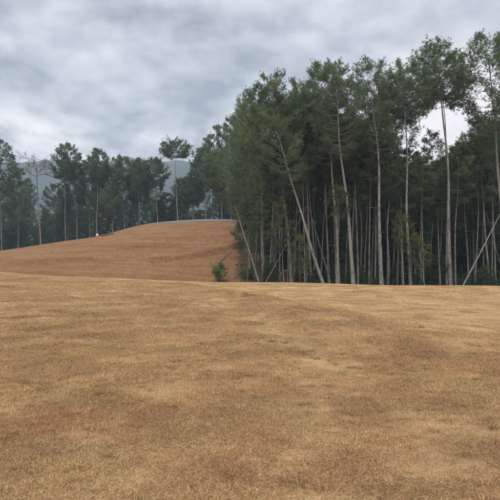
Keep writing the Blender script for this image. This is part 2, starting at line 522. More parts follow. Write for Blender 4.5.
def pine_parts(H, rb, cs, cr, seed, lean=(0, 0), bow=0.0, nb=46, olive=0.0, kind='pine', dens=1.0, tuft=0.34, mats=('pine_bark', 'pine_needles'),
               top_shape=0.62, stubs=10, trunk_sides=9, K=14, width=.15):
    """three meshes (trunk, branches, crown) of one tree; H height, rb base radius, cs crown start (fraction), cr crown radius"""
    r = np.random.default_rng(seed)
    k = 22
    s = np.linspace(0, 1, k)
    ph = r.uniform(0, 6.28, 4)
    ax = lean[0] * s * H + bow * np.sin(np.pi * s) * H + 0.013 * H * (np.sin(s * 5 + ph[0]) - np.sin(ph[0])) * s + 0.006 * H * np.sin(s * 13 + ph[2]) * s
    ay = lean[1] * s * H + 0.012 * H * (np.sin(s * 4 + ph[1]) - np.sin(ph[1])) * s
    P = np.stack([ax, ay, s * H * 0.985], 1); P[0, 2] = -0.35
    rad = rb * (1 - 0.93 * s ** 1.0) * (1 + 0.25 * np.exp(-s * 40)) * (1 + 0.04 * r.normal(size=k))
    rad[-1] = max(0.012, rad[-1] * 0.5)
    nt_ = int(np.sum(s <= 0.95)); tr = Acc(); tr.tube(P[:nt_], rad[:nt_], trunk_sides)

    def axis(t):
        return np.array([np.interp(t, s, P[:, i]) for i in range(3)])
    br = Acc(); C = []; D = []; S = []; cl = []

    def tuft_at(p, d, sz, tone):
        C.append(p); D.append(d); S.append(sz); cl.append(tone)
    az = r.uniform(0, 6.28)
    hc = H * (1 - cs)
    lob = r.uniform(0, 6.28, 3)
    for i in range(nb):
        u = (i + r.uniform(0, 0.9)) / nb                      # height of the branch tip within the crown
        az += 2.4 + r.normal(0, 0.35)
        if kind == 'cone':
            env = (1 - u) ** 0.85 + 0.05
        elif u > 0.4:
            env = max(0.0, 1 - ((u - 0.4) / 0.62) ** (2.0 / top_shape * 0.62)) ** 0.55
        else:
            env = 0.62 + 0.38 * (u / 0.4) ** 0.7
        env *= 1 + 0.11 * math.sin(2 * az + lob[0] + 4 * u) + 0.11 * math.sin(3 * az + lob[1] - 7 * u)
        rt = max(0.12, cr * env * (r.uniform(0.5, 1.0) ** 0.38) * 1.04)
        rise = min(rt * (0.12 + 0.75 * u), hc * u + 0.02 * H) + r.normal(0, 0.10)
        t = min(0.955, max(cs * 0.97, (cs * H + hc * u * 0.985 - rise) / H))
        p0 = axis(t)
        pe = axis(min(1.0, cs + (1 - cs) * u)) + np.array([math.cos(az) * rt, math.sin(az) * rt, 0])
        pe[2] = max(pe[2], p0[2] - 0.25 * rt)
        L = float(np.linalg.norm(pe - p0))
        n = 6
        q = np.linspace(0, 1, n)
        B = p0 + (pe - p0) * q[:, None]
        B[:, 2] -= 0.10 * L * np.sin(np.pi * q)
        sdv = np.array([-math.sin(az), math.cos(az), 0]) * r.normal(0, 0.07) * L
        B += sdv * np.sin(np.pi * q)[:, None]
        step = np.diff(B, axis=0)
        el = math.asin(np.clip((pe[2] - p0[2]) / (L + 1e-6), -1, 1))
        r0 = min(0.42 * np.interp(t, s, rad), 0.018 + 0.020 * L)
        br.tube(B, np.linspace(r0, 0.010, n), 4, False)
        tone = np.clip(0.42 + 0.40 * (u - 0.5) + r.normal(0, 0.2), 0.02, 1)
        ns = max(3, int((5.5 + 4.4 * L) * dens))
        for j in range(ns):
            q0 = r.uniform(0.30, 1.0) ** 0.75
            b0 = np.array([np.interp(q0, q, B[:, i2]) for i2 in range(3)])
            a2 = az + r.choice([-1, 1]) * r.uniform(0.3, 1.25); e2 = el * 0.6 + r.normal(0.25, 0.4)
            l2 = min(1.1, L * r.uniform(0.16, 0.40) * (1.15 - 0.5 * q0)) + 0.18
            d2 = np.array([math.cos(a2) * math.cos(e2), math.sin(a2) * math.cos(e2), math.sin(e2)])
            e_ = b0 + d2 * l2
            if j % 2:
                br.tube([b0, e_], [0.011, 0.006], 3, False)
            for h in range(3 if r.uniform() < 0.75 else 2):
                f = 1 - 0.33 * h
                tuft_at(b0 + d2 * l2 * f + r.normal(0, 0.10, 3), d2 + r.normal(0, 0.25, 3) + np.array([0, 0, .35]), tuft * r.uniform(0.75, 1.2), tone)
        for h in range(3):
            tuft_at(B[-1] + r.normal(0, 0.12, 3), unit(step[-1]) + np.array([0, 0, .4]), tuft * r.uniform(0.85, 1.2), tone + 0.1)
    for h in range(22):
        tuft_at(axis(r.uniform(.94, .985)) + r.normal(0, 1, 3) * np.array([.2 * cr, .2 * cr, .15]), np.array([0, 0, 1.0]) + r.normal(0, .5, 3), tuft, 0.6)
    for h in range(10):
        tuft_at(axis(0.975) + r.normal(0, 0.25, 3), np.array([0, 0, 1.0]) + r.normal(0, .5, 3), tuft, 0.7)
    # bare stubs and dead twigs on the clear bole
    for i in range(stubs):
        t = r.uniform(0.25 * cs + 0.05, cs); a0 = r.uniform(0, 6.28); l0 = r.uniform(0.4, 1.7) * (0.5 + t)
        e0 = r.normal(0.12, 0.3)
        dd = np.array([math.cos(a0) * math.cos(e0), math.sin(a0) * math.cos(e0), math.sin(e0)])
        b0 = axis(t)
        br.tube([b0, b0 + dd * l0 * .5 + np.array([0, 0, .05]), b0 + dd * l0 + r.normal(0, .12, 3)], [0.022, 0.014, 0.005], 3, False)
    meT = tr.mesh('trunk', MATS[mats[0]]); meB = br.mesh('branches', MATS[mats[0]])
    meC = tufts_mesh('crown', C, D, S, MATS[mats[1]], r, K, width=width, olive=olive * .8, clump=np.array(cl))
    return meT, meB, meC


def plant(parts, name, label, cat, x, y, group=None, rot=0.0, scale=(1, 1, 1), names=('trunk', 'branches', 'crown'), z=None):
    root = bpy.data.objects.new(name, None); col.objects.link(root)
    root.empty_display_size = 0.5
    root.location = (x, y, float(height(x, y)) if z is None else z)
    root.rotation_euler = (0, 0, rot); root.scale = scale
    tag(root, label, cat, group)
    for me_, nm in zip(parts, names):
        if me_ is not None:
            ch = link(nm, me_, root)
            if nm != 'trunk':
                ch['kind'] = 'stuff'
    return root


def world_x(px, y):
    return (px - 250) / 500 * y


def top_h(py, x, y):
    return EYE + (250 - py) / 500 * y - float(height(x, y))


# --- front pines of the right-hand forest: base px, px of trunk at row 170, row of the top, distance, base radius, crown start, crown radius, olive
FRONT = [
    (451, 442, 37, 50.0, .205, .75, 2.75, .05, 'tall stout grey pine with rounded crown standing clear against the bright sky gap', dict(nb=58, dens=1.15, bow=.004)),
    (447, 443, 52, 53.5, .13, .78, 1.7, .05, 'slimmer pine trunk pressed close beside the stoutest round-crowned pine', dict(nb=26)),
    (504, 499, 27, 48.5, .19, .62, 2.7, .05, 'tallest pine at the right edge of the photograph with airy oval crown', dict(nb=60, dens=1.25)),
    (490, 480, 112, 52.0, .13, .55, 2.0, .0, 'slender grey pine crossed by the slanting bare pole near the right edge', dict(nb=34)),
    (430, 432, 128, 55.0, .075, .70, 1.3, .0, 'very thin upright pine left of the stoutest trunk', dict(nb=22)),
    (411, 403, 62, 50.0, .17, .76, 2.3, .0, 'straight grey pine with yellowish sapling at its foot, right one of a close pair', dict(nb=42)),
    (403, 398, 70, 52.0, .145, .76, 2.1, .0, 'straight grey pine, left one of the close pair beside the yellowish sapling', dict(nb=38)),
    (393, 398, 84, 56.0, .10, .62, 1.9, .1, 'thin pine leaning slightly right just left of the close pair', dict(nb=32)),
    (382, 374, 54, 49.5, .20, .60, 2.4, .25, 'stout pale pine trunk forming a narrow V at its foot with a thinner one', dict(nb=48, mats=('pale_bark', 'pine_needles'))),
    (375, 378, 78, 53.0, .12, .60, 1.9, .0, 'thinner pine crossing behind the stout pale trunk in a narrow V', dict(nb=34)),
    (364, 367, 84, 55.0, .10, .55, 1.9, .0, 'thin straight pine midway between the two stout pale trunks', dict(nb=34, mats=('pale_bark', 'pine_needles'))),
    (354, 343, 60, 48.0, .20, .60, 2.3, .35, 'stout pale pine leaning left, with mottled bark, in the middle of the forest front', dict(nb=46, mats=('pale_bark', 'pine_needles'))),
    (339, 333, 57, 50.0, .165, .57, 2.4, .15, 'straight pale pine with olive tuft on its bole and high domed crown', dict(nb=48, mats=('pale_bark', 'pine_needles'))),
    (329, 323, 66, 53.0, .14, .58, 2.2, .1, 'grey pine standing just left of the pale pine with the domed crown', dict(nb=40)),
    (325, 290, 112, 47.0, .165, .62, 1.7, .3, 'pale pine leaning strongly to the left across other trunks', dict(nb=28, dens=.8, mats=('pale_bark', 'pine_needles'))),
    (312, 302, 74, 52.0, .145, .50, 2.3, .25, 'grey pine whose bole is crossed by the strongly leaning pale pine', dict(nb=44)),
    (292, 281, 70, 50.0, .19, .42, 2.5, .3, 'thick grey pine with olive-tinted crown left of the strongly leaning pine', dict(nb=54, dens=1.1)),
    (276, 273, 82, 54.0, .15, .34, 2.3, .3, 'grey pine second from the forest edge, leafy from half height', dict(nb=52)),
    (264, 257, 85, 51.0, .21, .26, 2.4, .25, 'thick pine at the corner of the forest beside the slender leaning trunk', dict(nb=60, dens=1.1)),
    (261, 235, 150, 50.0, .10, .60, 1.6, .25, 'slender pale trunk leaning out over the brown hillside at the forest corner', dict(nb=26, mats=('pale_bark', 'pine_needles'))),
    (300, 297, 88, 56.0, .11, .40, 2.0, .2, 'thin dark pine between the thick olive pine and the leaning one', dict(nb=40)),
    (318, 309, 92, 57.0, .09, .45, 1.9, .2, 'thin dark pine behind the foot of the strongly leaning pale pine', dict(nb=36)),
    (346, 347, 78, 57.0, .10, .52, 2.0, .15, 'thin dark pine glimpsed between the two pale leaning-left trunks', dict(nb=36)),
    (250, 247, 88, 62.0, .17, .10, 2.3, .2, 'dense pine clothed nearly to the ground beside the brown hill', dict(nb=84, dens=1.1)),
    (246, 244, 98, 74.0, .17, .08, 2.6, .2, 'bushy pine on the hill flank just behind the forest corner', dict(nb=84, dens=1.1)),
    (243, 241, 108, 90.0, .18, .10, 3.0, .15, 'full-bodied pine halfway up the right edge of the hill', dict(nb=84)),
    (240, 239, 112, 106.0, .19, .14, 3.2, .1, 'broad pine near the top of the hill at the end of the gravel strip', dict(nb=84)),
    (475, 468, 132, 58.0, .13, .34, 2.2, .0, 'dark leafy pine filling below the gap right of the round-crowned pine', dict(nb=56)),
    (512, 508, 96, 55.0, .15, .30, 2.3, .0, 'dark leafy pine half cut by the right edge', dict(nb=60)),
]
for i, (bx, tx, ty, Y, rb, cs, cr, ol, lab, kw) in enumerate(FRONT):
    x = world_x(bx, Y); H = top_h(ty, x, Y)
    lean = (tx - bx) / 114 if bx not in (325, 261) else ((290 - 325) / 107 if bx == 325 else (235 - 261) / 81)
    if abs(lean) < 0.2:
        lean *= 0.75
    kw = dict(kw); kw.setdefault('nb', 40); kw['dens'] = kw.get('dens', 1.0) * 1.2
    parts = pine_parts(H, rb, cs, cr * 1.08, 100 + i, (lean, rng.normal(0, 0.015)), olive=ol, stubs=7, K=16, width=.095, tuft=.285, **kw)
    plant(parts, 'pine_tree', lab, 'tree', x, Y, 'pines along the front of the right-hand forest')

# leaning bare pole at the right edge, lodged against its neighbours
def pole(px0, py0, px1, py1, Y0, Y1, rb, label, mat='pale_bark'):
    x0, x1 = world_x(px0, Y0), world_x(px1, Y1)
    z0 = float(height(x0, Y0)); z1 = EYE + (250 - py1) / 500 * Y1
    zb = EYE + (250 - py0) / 500 * Y0
    A = np.array([x0, Y0, zb]); Bq = np.array([x1, Y1, z1]); d = (Bq - A)
    t0 = (z0 - 0.2 - zb) / d[2]
    A = A + d * t0
    q = np.linspace(0, 1, 12); Lw = np.linalg.norm(Bq - A)
    P = A + (Bq - A) * q[:, None]; P[:, 2] -= 0.012 * Lw * np.sin(np.pi * q); P[:, 0] += .01 * np.sin(q * 9)
    acc = Acc(); acc.tube(P - A, rb * (1 - 0.6 * q), 8)
    br = Acc(); r = np.random.default_rng(int(px0))
    for _ in range(9):
        t = r.uniform(.25, .95); b0 = (P - A)[int(t * 11)]; dd = unit(r.normal(size=3) + np.array([0, 0, .3])); l0 = r.uniform(.25, .8)
        br.tube([b0, b0 + dd * l0 * .5, b0 + dd * l0 + r.normal(0, .06, 3)], [.016, .011, .004], 3, False)
    root = bpy.data.objects.new('leaning_dead_trunk', None); col.objects.link(root); root.location = A
    tag(root, label, 'dead tree', 'leaning bare poles')
    link('trunk', acc.mesh('trunk', MATS[mat]), root); link('dead_twigs', br.mesh('dead_twigs', MATS[mat]), root)['kind'] = 'stuff'


pole(463, 285, 512, 190, 49.0, 48.8, .095, 'bare grey pole slanting up to the right edge across an upright pine')
pole(500, 262, 486, 212, 53, 52.3, .05, 'short thin bare stick leaning left at the right edge', 'dead_wood')
pole(322, 252, 298, 168, 51.5, 53, .055, 'thin bare pole leaning left parallel above the strongly leaning pale pine', 'dead_wood')
pole(283, 250, 307, 206, 48.6, 50.5, .04, 'thin bare pole slanting right among olive branches', 'dead_wood')

# olive saplings in front of the trunks
for i, (bx, tx, ty, Y, cs, cr, lab) in enumerate([
        (426, 416, 236, 47.5, .40, 1.1, 'yellowish olive sapling with pale thin stem at the foot of the close pair'),
        (404, 402, 214, 48.0, .55, .95, 'small olive sapling pressed against the left trunk of the close pair'),
        (336, 338, 184, 47.5, .70, .95, 'tall spindly olive sapling with tufts high on the pale middle trunks'),
        (306, 300, 236, 46.6, .25, 1.0, 'low olive sapling under the strongly leaning pale pine'),
        (284, 280, 200, 47.5, .40, 1.2, 'olive sapling in front of the thick grey pine'),
        (248, 247, 222, 51.0, .10, 1.25, 'dark green sapling at the outer corner of the forest beside the hill')]):
    x = world_x(bx, Y); H = top_h(ty, x, Y)
    parts = pine_parts(H, .045, cs, cr, 300 + i, ((tx - bx) / 500 * Y / H, 0), nb=15, olive=.40, stubs=4, trunk_sides=6, dens=.7, tuft=.24, mats=('pale_bark', 'olive_needles'))
    plant(parts, 'pine_sapling', lab, 'sapling', x, Y, 'olive saplings along the forest front')

# --- deeper forest: shared variants
VAR = []
for i in range(9):
    VAR.append(pine_parts(22, .15, [.45, .5, .38, .55, .42, .5, .35, .6, .48][i], [2.3, 2.0, 2.5, 2.1, 2.4, 1.9, 2.5, 2.2, 2.1][i], 500 + i,
                          (rng.normal(0, .03), rng.normal(0, .03)), nb=44, olive=[0, .1, 0, .2, 0, .1, .15, 0, 0][i], stubs=14, trunk_sides=7, K=12))
LOWV = []
for i in range(5):
    LOWV.append(pine_parts(11, .10, .06, 1.9 + .2 * (i % 3), 600 + i, (rng.normal(0, .04), rng.normal(0, .03)), nb=60, kind='cone' if i % 2 else 'pine',
                           olive=0, stubs=0, trunk_sides=6, tuft=.36, mats=('pine_bark', 'broad_leaves'), K=14, top_shape=.5))


def roof(px):
    """highest row a deep tree may reach at that column of the photograph"""
    return np.interp(px, [240, 262, 290, 320, 335, 350, 385, 396, 420, 445, 458, 470, 485, 500, 560], [110, 100, 92, 92, 110, 122, 128, 150, 152, 155, 148, 134, 118, 108, 95])


SECTIONS = [(300, 'behind the thick olive-tinted pine at the forest corner'), (335, 'behind the strongly leaning pale pine'),
            (372, 'behind the two stout pale trunks in the middle'), (420, 'behind the close pair of grey pines'),
            (462, 'behind the stout round-crowned pine'), (999, 'behind the slanting bare pole at the right edge')]


def section(px):
    return next(t for e, t in SECTIONS if px < e)


THIN = [pine_parts(21, .11, .62, 1.7, 560 + i, (rng.normal(0, .03), rng.normal(0, .02)), nb=30, olive=.12 * i, stubs=7, trunk_sides=7, K=13) for i in range(4)]
rt_ = np.random.default_rng(21)
for i, px in enumerate([269, 272, 281, 287, 296, 304, 308, 315, 321, 334, 337, 344, 350, 359, 361, 369, 371, 378, 387, 390, 398, 416, 421, 424, 437, 440, 456, 470, 474, 483, 494, 497]):
    Y = 50.8 + 5 * ((i * .618) % 1); x = world_x(px + rt_.normal(0, 1.2), Y)
    H = top_h(roof(px) + rt_.uniform(-6, 22), x, Y); sz = H / 21
    plant(THIN[i % 4], 'pine_tree', 'thin bare-stemmed pine close ' + section(px), 'tree', x, Y, 'thin pines close ' + section(px), rt_.uniform(0, 6.28), (1.0, 1.0, sz))
r2 = np.random.default_rng(11)
for i in range(96):
    px = 256 + 310 * ((i * 0.618034) % 1.0) + r2.normal(0, 3); Y = 59 + 45 * ((i * 0.7548777) % 1.0)
    x = world_x(px, Y)
    ty = roof(px) + abs(r2.normal(0, 22)); H = max(8, top_h(ty, x, Y))
    s = H / 22
    wx = s * r2.uniform(.85, 1.15)
    plant(VAR[i % 9], 'pine_tree', 'slender pine deep in the dark forest ' + section(px), 'tree', x, Y,
          'deep forest pines ' + section(px), r2.uniform(0, 6.28), (max(.75, wx), max(.75, wx), s))
for i in range(74):
    px = 258 + 310 * ((i * 0.618034 + .31) % 1.0) + r2.normal(0, 3); Y = 56 + 40 * ((i * 0.569840) % 1.0)
    x = world_x(px, Y)
    H = top_h(r2.uniform(150, 235), x, Y); H = np.clip(H, 4.5, 13)
    s = H / 11
    plant(LOWV[i % 5], 'understory_tree', 'dark young tree in the shade ' + section(px), 'tree', x, Y,
          'dark young trees ' + section(px), r2.uniform(0, 6.28), (max(.8, s), max(.8, s), s))

# --- trees along the top of the hill, left
LEFT = [
    (2, 1, 140, 122, .17, .55, 3.3, .05, 'broad pine at the left edge of the photograph left of the dead tree'),
    (-14, -14, 150, 125, .17, .5, 3.2, .05, 'pine mostly cut off by the left edge'),
    (18, 19, 166, 128, .15, .35, 3.0, .0, 'lower bushy pine between the left edge and the dead tree'),
    (66, 65, 142, 123, .17, .66, 2.7, .0, 'tall pine with compact round head just right of the dead tree'),
    (54, 55, 182, 127, .13, .30, 2.7, .0, 'low dense pine right behind the dead tree'),
    (77, 76, 160, 126, .15, .5, 2.6, .0, 'pine tucked under the compact round-headed one'),
    (90, 90, 158, 128, .15, .45, 2.8, .05, 'pine in the middle of the left-hand row with broken crown'),
    (97, 96, 147, 122, .16, .62, 2.5, .0, 'tall pine with small double-tufted head in the left-hand row'),
    (106, 107, 166, 125, .14, .4, 2.8, .2, 'slightly rusty pine beside the small white stone'),
    (113, 110, 186, 120, .10, .45, 2.0, .3, 'short pine with brownish foliage on the hill edge above the log'),
    (125, 122, 155, 122, .15, .58, 2.6, .05, 'pale feathery pine at the middle of the hill crest'),
    (137, 139, 164, 126, .14, .45, 2.7, .0, 'rounded pine right of the feathery one'),
    (140, 138, 158, 122, .14, .5, 2.6, .0, 'pine where the gravel strip begins'),
    (158, 154, 157, 122, .15, .55, 2.8, .0, 'pine with spreading crown left of the isolated flat-topped pine'),
    (178, 174, 139, 121, .16, .80, 3.3, .0, 'tall isolated flat-topped pine with long bare trunk above the gravel strip'),
    (182, 181, 178, 127, .12, .30, 2.2, .0, 'ragged thin pine behind the isolated flat-topped one'),
    (193, 192, 172, 126, .14, .35, 2.6, .0, 'dark pine between the isolated pine and the forest'),
    (206, 204, 146, 123, .18, .45, 3.2, .0, 'broad pine with stout trunk at the right end of the hill row'),
    (213, 212, 134, 128, .17, .35, 3.2, .1, 'tall full pine where the hill row meets the forest'),
    (222, 221, 122, 124, .18, .25, 3.3, .15, 'dense pine rising at the shoulder of the forest'),
    (231, 230, 116, 121, .18, .18, 3.3, .15, 'dense dark pine at the forest shoulder right of the gravel strip'),
]
for i, (bx, tx, ty, Y, rb, cs, cr, ol, lab) in enumerate(LEFT):
    x = world_x(bx, Y); H = top_h(ty, x, Y)
    kw = dict(nb=52, dens=.95)
    if bx == 178:
        kw = dict(nb=40, dens=.75, top_shape=.5)
    parts = pine_parts(H, rb, cs, cr * 1.15, 800 + i, ((tx - bx) / 500 * Y / H, rng.normal(0, .01)), olive=ol, stubs=8, tuft=.46, trunk_sides=7, K=12, **kw)
    plant(parts, 'pine_tree', lab, 'tree', x, Y, 'pines along the top of the hill')
for i in range(36):
    px = -30 + 285 * ((i * 0.618034 + .1) % 1.0); Y = 127 + 42 * ((i * 0.7548777) % 1.0)
    if 159 < px < 186 or 26 < px < 52:
        lim = 205
    else:
        lim = 176
    x = world_x(px, Y); H = max(9, top_h(lim + abs(r2.normal(0, 9)), x, Y)); s = H / 22
    wx = max(.95, s * 1.15)
    plant(VAR[(i * 2) % 9], 'pine_tree', 'pine in the second row behind the trees on the hill crest', 'tree', x, Y,
          'second row of pines behind the hill crest', r2.uniform(0, 6.28), (wx, wx, s))
for i in range(30):
    px = -25 + 280 * ((i * 0.618034 + .45) % 1.0); Y = 125 + 32 * ((i * 0.569840) % 1.0)
    x = world_x(px, Y); H = np.clip(top_h(r2.uniform(192, 214), x, Y), 4, 14); s = H / 11
    plant(LOWV[i % 5], 'understory_tree', 'low dark young tree among the trunks on the hill crest', 'tree', x, Y,
          'dark young trees on the hill crest', r2.uniform(0, 6.28), (max(1.2, s * 1.2), max(1.2, s * 1.2), s))


# --- dead tree on the left
def dead_tree():
    Y = 120.0; x = world_x(41, Y); H = top_h(150, x, Y)
    r = np.random.default_rng(5)
    s = np.linspace(0, 1, 18); hb = H * 0.86
    P = np.stack([-0.055 * hb * s + .08 * np.sin(s * 7), 0 * s, s * hb], 1); P[0, 2] = -.3
    tr = Acc(); tr.tube(P, .22 * (1 - .5 * s), 8)
    br = Acc()

    def grow(p, d, L, rad, depth):
        n = 5; pts = [p]; dd = d.copy()
        for k in range(n - 1):
            dd = unit(dd + r.normal(0, .16, 3) + np.array([0, 0, .02 if depth < 2 else .0]))
            pts.append(pts[-1] + dd * L / (n - 1))
        br.tube(pts, np.linspace(rad, rad * .5, n), 5 if depth == 0 else 3, False)
        if depth >= 4:
            return
        kids = 3 if depth < 3 else 3
        for k in range(kids + (depth < 2)):
            f = r.uniform(.35, 1.0); i0 = min(n - 1, int(f * n))
            nd = unit(dd + r.normal(0, .55, 3) + np.array([0, 0, .12]))
            grow(pts[i0], nd, L * r.uniform(.5, .7), rad * .58, depth + 1)
    for k, (a, e, L) in enumerate([(3.1, .55, 2.7), (0.0, .5, 3.0), (2.6, .9, 2.2), (.4, .95, 2.1), (4.4, .6, 1.9), (1.5, .6, 2.1), (0.2, .15, 2.4), (3.4, 0.2, 2.1)]):
        p = np.array([np.interp(1 - .02 * k, s, P[:, j]) for j in range(3)])
        grow(p, np.array([math.cos(a) * math.cos(e), math.sin(a) * math.cos(e) * .7, math.sin(e)]), L, .11, 0)
    for k in range(12):
        t = r.uniform(.4, .85); p = np.array([np.interp(t, s, P[:, j]) for j in range(3)]); a = r.uniform(0, 6.28)
        d = np.array([math.cos(a), math.sin(a), .2]); L = r.uniform(.5, 1.8)
        br.tube([p, p + d * L * .5, p + d * L + r.normal(0, .1, 3)], [.03, .02, .008], 3, False)
    plant((tr.mesh('trunk', MATS['dead_wood']), br.mesh('branches', MATS['dead_wood'])), 'dead_tree',
          'leafless dead tree with bare spreading branches near the left edge', 'dead tree', x, Y, names=('trunk', 'branches'))


dead_tree()


# --- shrub on the hill, log, stone, fallen branches
def shrub(px, py, hpx, wpx, label, name='shrub', seed=1, mat='shrub_leaves', group=None):
    x, Y = hit(px, py); H = hpx / 500 * Y; W = wpx / 500 * Y / 2
    r = np.random.default_rng(seed); st = Acc(); C = []; D = []; S = []; cl = []
    for k in range(22):
        a = r.uniform(0, 6.28); sp_ = W * r.uniform(.15, 1.0) ** .7; hh = H * (1 - .55 * (sp_ / W) ** 2) * r.uniform(.65, 1.02)
        e = np.array([math.cos(a) * sp_, math.sin(a) * sp_, hh]); mid = e * np.array([.4, .4, .5]) + r.normal(0, .05, 3)
        st.tube([np.array([0, 0, -.1]) + r.normal(0, .04, 3), mid, e], [.028, .016, .006], 4, False)
        tone = r.uniform(.15, .9)
        for j in range(22):
            f = r.uniform(.35, 1.08); q = mid * (1 - f) + e * f if f > .5 else mid * f * 2
            C.append(q + r.normal(0, .14, 3)); D.append(r.normal(size=3) + np.array([0, 0, .6])); S.append(r.uniform(.13, .22)); cl.append(tone)
    me_c = tufts_mesh('foliage', C, D, S, MATS[mat], r, 7, width=.28, olive=.05, leaf=True, clump=np.array(cl))
    plant((st.mesh('stems', MATS['pine_bark']), me_c), name, label, 'shrub', x, Y, group, names=('stems', 'foliage'))


shrub(218, 281.5, 20, 21, 'round green shrub standing alone on the brown slope left of the forest', seed=3)
shrub(247, 279, 9, 12, 'small low shrub at the foot of the slender leaning trunk', seed=4, mat='broad_leaves')
for i, px in enumerate(range(272, 512, 21)):
    Y = 50 + 5 * ((i * .618) % 1)
    x = world_x(px + r2.normal(0, 3), Y)
    s = r2.uniform(.10, .30)
    plant(LOWV[(i * 3) % 5], 'understory_shrub', 'low dark bush in the shade at the foot of the front forest trunks', 'shrub', x, Y,
          'low bushes at the forest foot', r2.uniform(0, 6.28), (s * 2.4, s * 2.4, s * 1.3))


def fallen(px0, py0, px1, py1, rad, label, mat, name, group=None):
    (x0, y0), (x1, y1) = hit(px0, py0), hit(px1, py1)
    q = np.linspace(0, 1, 14); xs, ys = x0 + (x1 - x0) * q, y0 + (y1 - y0) * q
    rr = rad * (1 - .35 * q) * (1 + .06 * np.sin(q * 23))
    zs = height(xs, ys); lin = zs[0] + (zs[-1] - zs[0]) * q
    zs = np.maximum(lin, zs) + rr * .7
    P = np.stack([xs, ys, zs], 1); A = P[0].copy(); A[2] -= rr[0]
    acc = Acc(); acc.tube((P - A), rr, 9)
    acc.V.append((P - A)[:1]); t = acc.n; acc.n += 1
    acc.F.append(np.array([[(k + 1) % 9, k, t] for k in range(9)]))
    r = np.random.default_rng(int(px0)); tw = Acc()
    for k in range(5):
        b = (P - A)[r.integers(3, 13)]; d = unit(r.normal(size=3) + np.array([0, 0, .8])); L = rad * r.uniform(1.2, 2.6)
        tw.tube([b, b + d * L * .5, b + d * L + r.normal(0, rad * .4, 3)], [rad * .28, rad * .2, rad * .08], 4, False)
    root = bpy.data.objects.new(name, None); col.objects.link(root); root.location = A
    tag(root, label, 'log', group)
    link('log', acc.mesh('log', MATS[mat]), root); link('branch_stubs', tw.mesh('branch_stubs', MATS[mat]), root)['kind'] = 'stuff'


fallen(220, 262, 231.5, 251.5, .075, 'thin grey fallen branch lying uphill from the lone shrub', 'dead_wood', 'fallen_branch', 'fallen branches on the slope')
fallen(235, 278.5, 243.5, 269, .08, 'thin grey fallen branch between the lone shrub and the forest corner', 'dead_wood', 'fallen_branch', 'fallen branches on the slope')
fallen(101, 236.8, 114, 234.2, .20, 'brown fallen log along the upper edge of the hill by the pines', 'brown_log', 'fallen_log')


def stone(px, py, size, label):
    x, y = hit(px, py)
    import bmesh
    bm = bmesh.new(); bmesh.ops.create_icosphere(bm, subdivisions=3, radius=1)
    r = np.random.default_rng(2)
    pl = [(unit(r.normal(size=3)), r.uniform(.62, .9)) for _ in range(12)]
    for v in bm.verts:
        p = np.array(v.co)
        for nn, dd in pl:
            ov = p @ nn - dd
            if ov > 0:
                p = p - nn * ov
        v.co = p * np.array([.7, .6, 1.05]) * size
    me_ = bpy.data.meshes.new('stone'); bm.to_mesh(me_); bm.free(); me_.materials.append(MATS['white_stone'])
    o = link('stone', me_); o.location = (x, y, float(height(x, y)) + size * .75); o.rotation_euler = (.15, .1, .5)
    tag(o, label, 'stone')


stone(97.3, 236.9, .36, 'small white stone at the foot of the pines left of the log')

# ---------------------------------------------------------------- dry grass of the near lawn
PATCH = bpy.data.collections.new('grass_patches')
for pi in range(8):
    r = np.random.default_rng(900 + pi)
    N = 1900
    rad = .34 * np.sqrt(r.uniform(0, 1, N)); an = r.uniform(0, 6.28, N)
    B = np.stack([rad * np.cos(an), rad * np.sin(an), np.full(N, -.006)], 1)
    main = r.uniform(0, 6.28); a = main + r.normal(0, .9, N)
    e0 = np.clip(r.normal(.42, .3, N), .05, 1.3); L = r.uniform(.022, .062, N); bend = r.uniform(.3, 1.0, N)
    wd = r.uniform(.0010, .0021, N)
    h = np.stack([np.cos(a), np.sin(a), 0 * a], 1); sd = np.stack([-np.sin(a), np.cos(a), 0 * a], 1)
    up = np.array([0, 0, 1.0])
    d0 = h * np.cos(e0)[:, None] + up * np.sin(e0)[:, None]
    e1 = e0 - bend; d1 = h * np.cos(e1)[:, None] + up * np.sin(e1)[:, None]
    M = B + d0 * (L * .5)[:, None]; T = M + d1 * (L * .5)[:, None]
    T[:, 2] = np.maximum(T[:, 2], .004)
    Vv = np.stack([B - sd * wd[:, None], B + sd * wd[:, None], M - sd * wd[:, None] * .8, M + sd * wd[:, None] * .8, T], 1).reshape(-1, 3)
    k5 = np.arange(N) * 5
    Ff = np.concatenate([np.stack([k5, k5 + 1, k5 + 3], 1), np.stack([k5, k5 + 3, k5 + 2], 1), np.stack([k5 + 2, k5 + 3, k5 + 4], 1)])
    tn = np.stack([r.uniform(0, 1, N), r.uniform(0, 1, N), r.uniform(0, 1, N), np.ones(N)], 1)
    me_ = tri_mesh('grass_patch', Vv, Ff, MATS['dry_grass_blade'], False, np.repeat(tn, 5, 0))
    PATCH.objects.link(bpy.data.objects.new('grass_patch', me_))

